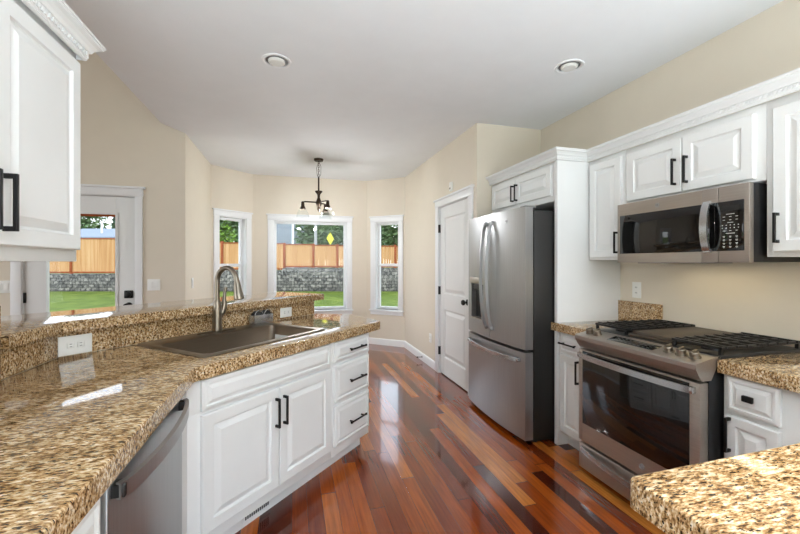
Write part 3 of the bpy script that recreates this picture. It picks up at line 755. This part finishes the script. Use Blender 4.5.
# cooktop and grates
MB().box(0, RW, .10, .68, .895, .927, .003).build('cooktop', 'bplastic', rg)
def grate(x0, x1, name='grate'):
    m = MB(); y0, y1 = .125, .672; zt = .966; b = .011
    for x in (x0 + b / 2, x1 - b / 2): m.box(x - b / 2, x + b / 2, y0, y1, zt - .014, zt, .002)
    for y in (y0 + b / 2, (y0 + y1) / 2, y1 - b / 2): m.box(x0, x1, y - b / 2, y + b / 2, zt - .014, zt, .002)
    for i in range(1, 3):
        x = x0 + (x1 - x0) * i / 3; m.box(x - b / 2, x + b / 2, y0, y1, zt - .014, zt, .002)
    n = 8
    for i in range(n):
        y = y0 + .03 + (y1 - y0 - .06) * i / (n - 1)
        m.box(x0 - .004, x1 + .004, y - b / 2, y + b / 2, zt - .010, zt + .004, .003)
    for x in (x0 + .01, x1 - .01):
        for y in (y0 + .01, y1 - .01): m.box(x - .007, x + .007, y - .007, y + .007, .926, zt - .01)
    return m.build('grate', 'iron', rg)
grate(.0, .245); grate(RW - .245, RW)
MB().box(.262, RW - .262, .15, .65, .929, .958, .006).box(.255, RW - .255, .13, .665, .927, .94, .003).build('griddle', 'griddle', rg, 'flat dark griddle plate')
for x, y in ((.12, .24), (.12, .52), (RW - .12, .24), (RW - .12, .52)):
    MB().lathe([(.05, .927), (.048, .936), (.036, .938), (.036, .946), (.001, .948)], (x, y, 0), 24).build('burner', 'iron', rg)

# ================================================================== MICROWAVE
mw = thing('microwave', 'stainless over the range microwave mounted above the stove', 'microwave', (2.10, 2.068, 1.357), -PI / 2)
MW, MH = .768, .388
MB().box(.004, MW - .004, .03, .385, .006, MH, .003).build('housing', 'bplastic', mw, 'black housing')
MB().box(.10, .5, .06, .3, .0, .007, .002).build('grease_filter', 'gray', mw)
wx0, wx1, wz0, wz1 = .02, .545, .062, .312
md = MB()
md.box(0, wx0, 0, .03, .004, MH, .002).box(wx1, .628, 0, .03, .004, MH, .002).box(wx0, wx1, 0, .03, .004, wz0).box(wx0, wx1, 0, .03, wz1, MH)
md = md.build('door', 'steelh', mw)
MB().box(wx0, wx1, -.001, .025, wz0, wz1, .001).build('door_window', 'bglass', md, 'black glass window')
MB().box(wx1, .628, -.0012, .02, wz0, wz1, .001).build('door_edge_strip', 'bglass', md)
hb = [(.585, -.012 - .03 * math.sin(PI * i / 14) ** .6, .058 + .262 * i / 14) for i in range(15)]
m = MB().bar(hb, .036, .01)
for z in (.066, .312): m.box(.569, .601, -.022, 0, z - .01, z + .01, .002)
m.build('handle', 'chrome', md)
cpn = MB().box(.631, MW, 0, .03, .004, MH, .002).build('control_frame', 'steelh', mw)
kp = MB().box(.610, .747, -.003, .01, .062, .312, .004).build('keypad', 'bglass', cpn, 'black keypad with pale key marks')
MB().box(.645, .728, -.0036, -.002, .262, .288).build('clock_display', 'dark', kp)
m = MB()
def row(z, xs, w, h=.004):
    for x in xs: m.box(x - w / 2, x + w / 2, -.0037, -.002, z - h / 2, z + h / 2)
c3 = (.658, .687, .716); c5 = (.651, .669, .687, .705, .723)
row(.246, (.687,), .038, .0025); row(.233, c3, .011, .0025); row(.217, c3, .010, .0025)
row(.204, (.687,), .026, .0025)
for z in (.191, .177): row(z, c5, .004, .004)
row(.163, c3, .010, .0025); row(.150, (.687,), .04, .0025)
for z in (.135, .118, .101, .084): row(z, c3, .010, .0025); row(z - .005, c3, .007, .0018)
m.build('key_marks', 'lamp', kp)
l_ = lamp('cooktop_lamp', 'AREA', .55, (2.30, 1.68, 1.352), (0, 0, 0), .08, .5, (1, .84, .52))
badge(md, .29, 0, .347, .014)

# ================================================================== DISHWASHER
dwz = thing('dishwasher', 'stainless dishwasher under the left counter edge', 'dishwasher', (-.43, 1.045, 0), PI / 2)
DW = .64
MB().box(.006, DW - .006, .012, .58, .1, .85).build('tub', 'bplastic', dwz)
MB().box(.01, DW - .01, .05, .5, 0, .1).build('toe_kick', 'bplastic', dwz)
fdw = MB().box(.003, DW - .003, -.015, .011, .11, .846, .004).build('door', 'steel', dwz)
hb = [(.02 + (DW - .045) * i / 24, -.03 - .042 * math.sin(PI * i / 24) ** .6, .812) for i in range(25)]
m = MB().bar(hb, .014, .04).build('handle', 'steel', fdw)
for x in (.035, DW - .04): MB().box(x - .016, x + .016, -.044, -.013, .796, .828, .002).build('handle_bracket', 'dark', fdw)

# ================================================================== CHANDELIER, CEILING LIGHTS
pn = thing('chandelier', 'small dark bronze three arm chandelier hanging in the bay', 'light', (.345, 5.19, -.022))
H += .022
MB().lathe([(.001, H - .03), (.055, H - .028), (.062, H - .012), (.062, H)], seg=28).build('canopy', 'bronze', pn)
ch_ = MB()
for i in range(7):
    z = H - .045 - i * .028; a = i % 2 * PI / 2
    ch_.tube([(.009 * math.cos(q) * math.cos(a), .009 * math.cos(q) * math.sin(a), z + .019 * math.sin(q)) for q in [2 * PI * k / 12 for k in range(13)]], .0028, 6)
ch_.tube([(0, 0, H - .03), (.03, .0, H - .1), (.028, .01, H - .2), (.0, .0, H - .26)], .003, 6).tube([(0, 0, H - .03), (-.028, .0, H - .12), (-.02, -.01, H - .22), (.0, .0, H - .26)], .003, 6)
ch_.build('chain', 'bronze', pn)
MB().tube([(0, 0, H - .24), (0, 0, 2.30)], .011, 12).build('rod', 'bronze', pn)
MB().lathe([(.008, 2.34), (.05, 2.335), (.046, 2.32), (.02, 2.29), (.016, 2.25), (.03, 2.21), (.042, 2.175), (.036, 2.145), (.018, 2.12), (.024, 2.105), (.014, 2.08), (.001, 2.055)], seg=24).build('hub', 'bronze', pn)
for a in (PI, PI / 3, -PI / 3):
    e = Vector((math.cos(a), math.sin(a), 0)); t = .205
    arm = MB().tube([e * .03 + Vector((0, 0, 2.185)), e * .1 + Vector((0, 0, 2.186)), e * (t - .03) + Vector((0, 0, 2.187)), e * (t - .008) + Vector((0, 0, 2.182)), e * t + Vector((0, 0, 2.165))], .0095, 10).build('arm', 'bronze', pn)
    MB().lathe([(.012, 2.19), (.02, 2.182), (.022, 2.15), (.023, 2.13), (.036, 2.105), (.040, 2.09), (.037, 2.086), (.001, 2.09)], tuple(e * t), 20).build('socket_cup', 'bronze', arm)
    MB().lathe([(.03, 2.092), (.05, 2.075), (.07, 2.04), (.082, 2.0), (.086, 1.985), (.084, 1.985), (.08, 2.0), (.068, 2.04), (.048, 2.074), (.03, 2.088)], tuple(e * t), 24).build('glass_shade', 'glass', arm, 'clear glass shade')
H -= .022
for a in (PI, PI / 3, -PI / 3):
    bl = lamp('nook_fill', 'POINT', 11.5, (.345 + .205 * math.cos(a), 5.19 + .205 * math.sin(a), 2.03), (0, 0, 0), color=(.96, .97, 1)); bl.data.shadow_soft_size = .03  # point lamps added to brighten the nook; the chandelier is unlit
def can(label, x, y):
    c = thing('recessed_light', label, 'light', (x, y, H))
    MB().lathe([(.098, 0), (.098, -.004), (.092, -.007), (.078, -.004), (.070, .004), (.070, .0)], seg=36).build('trim_ring', 'trim', c)
    MB().lathe([(.0695, .0), (.0695, -.001), (.056, -.0015), (.056, 0)], seg=36).build('baffle', 'gray', c)
    b = MB().lathe([(.055, 0), (.055, -.010), (.045, -.017), (.001, -.018)], seg=30); b.build('bulb', 'lamp', c)
    return c
can('round recessed ceiling light above the sink counter', -.10, 2.746)
can('round recessed ceiling light near the right hand cabinets', 1.875, 2.26)
can('unseen round recessed ceiling light added above the near peninsula', 1.35, .1)
sp = lamp('peninsula_fill_spot', 'SPOT', 165, (1.35, .1, H - .03), (0, 0, 0), color=(1, .95, .88)); sp.data.spot_size = 1.25; sp.data.spot_blend = .8; sp.data.shadow_soft_size = .05  # spot added, with its unseen can, to brighten the near granite

# ================================================================== OUTDOORS
def CW(f, l): return (math.sin(YAW) * f + math.cos(YAW) * l, math.cos(YAW) * f - math.sin(YAW) * l)
GZ = -.44
FD = 24.0
def slab(name, mat, f0, f1, z0, z1):
    o = MB().box(-60, 60, f0, f1, z0, z1).build(name, mat); o.rotation_euler = (0, 0, -YAW); return o
tag(slab('lawn', 'grass', -60, FD, GZ - .3, GZ), 'green lawn behind the house', 'lawn', kind='stuff')
UZ = .62
tag(slab('upper_ground', 'grass', FD + .62, 80, GZ - .3, UZ), 'raised ground behind the grey block wall', 'ground', kind='structure')
# retaining wall: courses of split blocks stepping down to the left
wl = MB()
segs = [(-30, -15.5, .66), (-15.5, -11.3, .8), (-11.3, -7.4, .88), (-7.4, 8, 1.03)]
for a, b, z in segs: wl.box(a, b, 0, .6, GZ, z, .03)
o = wl.build('retaining_wall', 'stone'); o.location = (*CW(FD, 0), 0); o.rotation_euler = (0, 0, -YAW)
tag(o, 'grey block retaining wall below the wooden fence', 'wall')
fe = thing('wooden_fence', 'long cedar board fence standing on the grey block wall', 'fence', (*CW(FD + .3, 0), 0), -YAW)
panels = [(-28.5, -23.6, .66, 2.93), (-23.6, -20.9, .66, 2.93), (-20.9, -17.7, .66, 2.93), (-17.7, -15.5, .66, 2.85), (-15.5, -13.3, .8, 2.78), (-13.3, -11.3, .8, 2.70), (-11.3, -9.3, .88, 2.65), (-9.3, -7.35, .88, 2.60), (-7.35, -5.5, 1.03, 2.55), (-5.5, -3.98, 1.03, 2.50), (-3.98, -2.2, 1.03, 2.47), (-2.2, -.3, 1.03, 2.45), (-.3, 1.6, 1.03, 2.42)]
for a, b, z, zt in panels:
    m = MB(); nb = int((b - a) / .145)
    for i in range(nb):
        x = a + (b - a) * i / nb
        m.box(x + .004, x + (b - a) / nb - .004, random.uniform(0, .008), .025, z + .12, zt - .04)
    pnl = m.build('board_panel', 'fence', fe)
    MB().box(a, b, -.03, 0, z + .04, z + .14).box(a, b, -.03, .05, zt - .06, zt, .004).build('rail', 'fencedark', pnl, 'dark stained rail')
for a, b, z, zt in panels: MB().box(a - .07, a + .07, -.06, .08, z, zt + .08, .01).build('post', 'fencedark', fe, 'dark stained post')

def crown_mesh(kind, n, seed):
    rnd = random.Random(seed); m = MB(); bm = m.bm
    for i in range(n):
        if kind == 'fir':
            h = rnd.random() ** 1.3; r = (1 - h) * 1.9 * (.35 + .65 * rnd.random() ** .5); a = rnd.uniform(0, 2 * PI)
            c = Vector((r * math.cos(a), r * math.sin(a), 1.2 + 8.5 * h)); s = rnd.uniform(.16, .42)
        else:
            u = Vector((rnd.gauss(0, 1), rnd.gauss(0, 1), rnd.gauss(0, 1))).normalized() * rnd.random() ** .4
            lob = 1 + .25 * math.sin(5 * u.x + seed) * math.cos(4 * u.z)
            c = Vector((u.x * 2.3 * lob, u.y * 2.3 * lob, 4.6 + u.z * 3.2 * lob)); s = rnd.uniform(.12, .32)
        q = Matrix.Rotation(rnd.uniform(0, 2 * PI), 3, 'Z') @ Matrix.Rotation(rnd.uniform(-1.2, 1.2), 3, 'X')
        k = [q @ Vector(p) * s + c for p in ((-1, -.5, 0), (0, -.7, .15), (1, 0, 0), (.1, .7, .2))]
        bm.faces.new([bm.verts.new(p) for p in k])
    return m
def tree(kind, seed, label):
    t = thing('fir_tree' if kind == 'fir' else 'leafy_tree', label, 'tree')
    crown_mesh(kind, 1700, seed).build('foliage', 'leaf2' if kind == 'fir' else 'leaf', t, recalc=False)
    MB().tube([(0, 0, 0), (.03, 0, 3), (0, .05, 5 if kind != 'fir' else 9.2)], [.2, .15, .04], 10).build('trunk', 'bark', t)
    return t
proto = {'fir': tree('fir', 1, ''), 'leafy': tree('leafy', 2, '')}
used = set()
tl = [('leafy', 86, 49, 1.1, 'leafy tree behind the fence seen through the garden door pane'), ('fir', 40, 62, 1.0, 'fir tree far left beyond the pale roof seen through the garden door'),
      ('fir', 118, 64, 1.1, 'fir tree right of the roof vent pipe seen through the garden door'),
      ('leafy', 222, 30, .75, 'leafy tree filling the upper pane of the left bay window'), ('leafy', 232, 38, .8, 'leafy tree farther back in the left bay window'),
      ('leafy', 312, 34, .7, 'leafy tree right beside the pale neighbouring house'), ('fir', 306, 58, 1.0, 'fir tree behind the leafy tree beside the pale house'),
      ('leafy', 321, 43, .9, 'leafy tree between the utility pole and the yellow sign'), ('fir', 334, 48, 1.05, 'fir tree behind the yellow diamond sign'),
      ('leafy', 350, 37, .8, 'leafy tree at the right edge of the picture window'), ('fir', 322, 66, 1.1, 'tall fir tree far behind the utility pole'),
      ('fir', 382, 42, .95, 'fir tree in the left half of the right bay window'), ('leafy', 394, 34, .72, 'leafy tree in the right half of the right bay window'), ('fir', 405, 50, 1.1, 'fir tree far back at the right edge of the right bay window'),
      ('leafy', 364, 40, .9, 'leafy tree hidden between the picture window and right bay window')]
for k, u, f, s, lab in tl:
    if u == 364: continue
    x, y = CW(f, (u - 400) / 382.3 * f)
    if k not in used: o = proto[k]; used.add(k); o.location = (x, y, UZ); o['label'] = lab; o.rotation_euler = (0, 0, u)
    else: o = copy_thing(proto[k], (x, y, UZ), u * 1.0, lab)
    o.scale = (s, s, s); o['group'] = 'trees beyond the fence'
sb = thing('shrub', 'bright green shrub just above the fence in the left bay window', 'shrub', (*CW(26.5, (222 - 400) / 382.3 * 26.5), UZ))
m = crown_mesh('leafy', 500, 5); m.bm.transform(Matrix.Translation((0, 0, -.9)) @ Matrix.Scale(.42, 4) @ Matrix.Translation((0, 0, 3.6))); m.build('foliage', 'shrub', sb, recalc=False)
MB().tube([(0, 0, 0), (0, 0, 1.6)], [.06, .03], 8).build('stem', 'bark', sb)
# neighbouring houses
def house(label, f, u0, u1, zt, depth, rise, overhang=.4, pipe=None):
    l0, l1 = (u0 - 400) / 382.3 * f, (u1 - 400) / 382.3 * f
    h = thing('neighbour_house', label, 'house', (*CW(f, (l0 + l1) / 2), UZ), -YAW); w = (l1 - l0) / 2; z = zt - UZ
    m = MB(); nb = int(z / .22)
    for i in range(nb): m.box(-w, w, 0 + .0, depth, i * z / nb, (i + 1) * z / nb - .02).box(-w - .02, w + .02, -.02, depth + .02, i * z / nb, i * z / nb + .05)
    m.build('siding_walls', 'house', h)
    MB().loft([[(x, -overhang, z), (x, depth / 2, z + rise), (x, depth + overhang, z), (x, depth + overhang, z - .15), (x, -overhang, z - .15)] for x in (-w - overhang, w + overhang)]).build('roof', 'roof', h)
    MB().box(w - .2, w + .04, -.05, .05, 0, z - .15).box(-w - .04, -w + .2, -.05, .05, 0, z - .15).build('corner_boards', 'trim', h)
    if pipe is not None:
        px = (pipe - 400) / 382.3 * f - (l0 + l1) / 2
        MB().lathe([(.1, z + rise * .2), (.1, z + rise * .45 + 1.3)], (px, depth * .2, 0), 12).build('vent_pipe', 'trim', h, 'white vent pipe')
    return h
house('tall pale neighbouring house at the left edge of the picture window', 44, 262, 293.5, 7.4, 7, 1.8)
house('low pale roofed house with vent pipe seen through the garden door', 40, 62, 121, 4.05, 6, 1.15, pipe=93)
pz = thing('utility_pole', 'grey utility pole between the trees in the picture window', 'pole', (*CW(31, (315.6 - 400) / 382.3 * 31), UZ))
MB().tube([(0, 0, 0), (0, 0, 9)], [.14, .1], 12).build('pole_shaft', 'pole', pz)
MB().box(-1, 1, -.06, .06, 8.3, 8.42).build('crossarm', 'pole', pz)
sg = thing('diamond_sign', 'yellow diamond road sign just above the fence in the picture window', 'sign', (*CW(26, (330.2 - 400) / 382.3 * 26), UZ), -YAW + math.radians(64))
MB().box(-.03, .03, 0, .03, 0, 2.8).build('sign_post', 'pole', sg)
MB().loft([[(.42 * math.cos(a), y, 2.38 + .42 * math.sin(a)) for a in (0, PI / 2, PI, 3 * PI / 2)] for y in (-.012, 0)]).build('sign_panel', 'yellow', sg)
MB().box(-.1, .1, -.016, .0, 1.71, 1.91).build('sign_tab', 'yellow', sg)
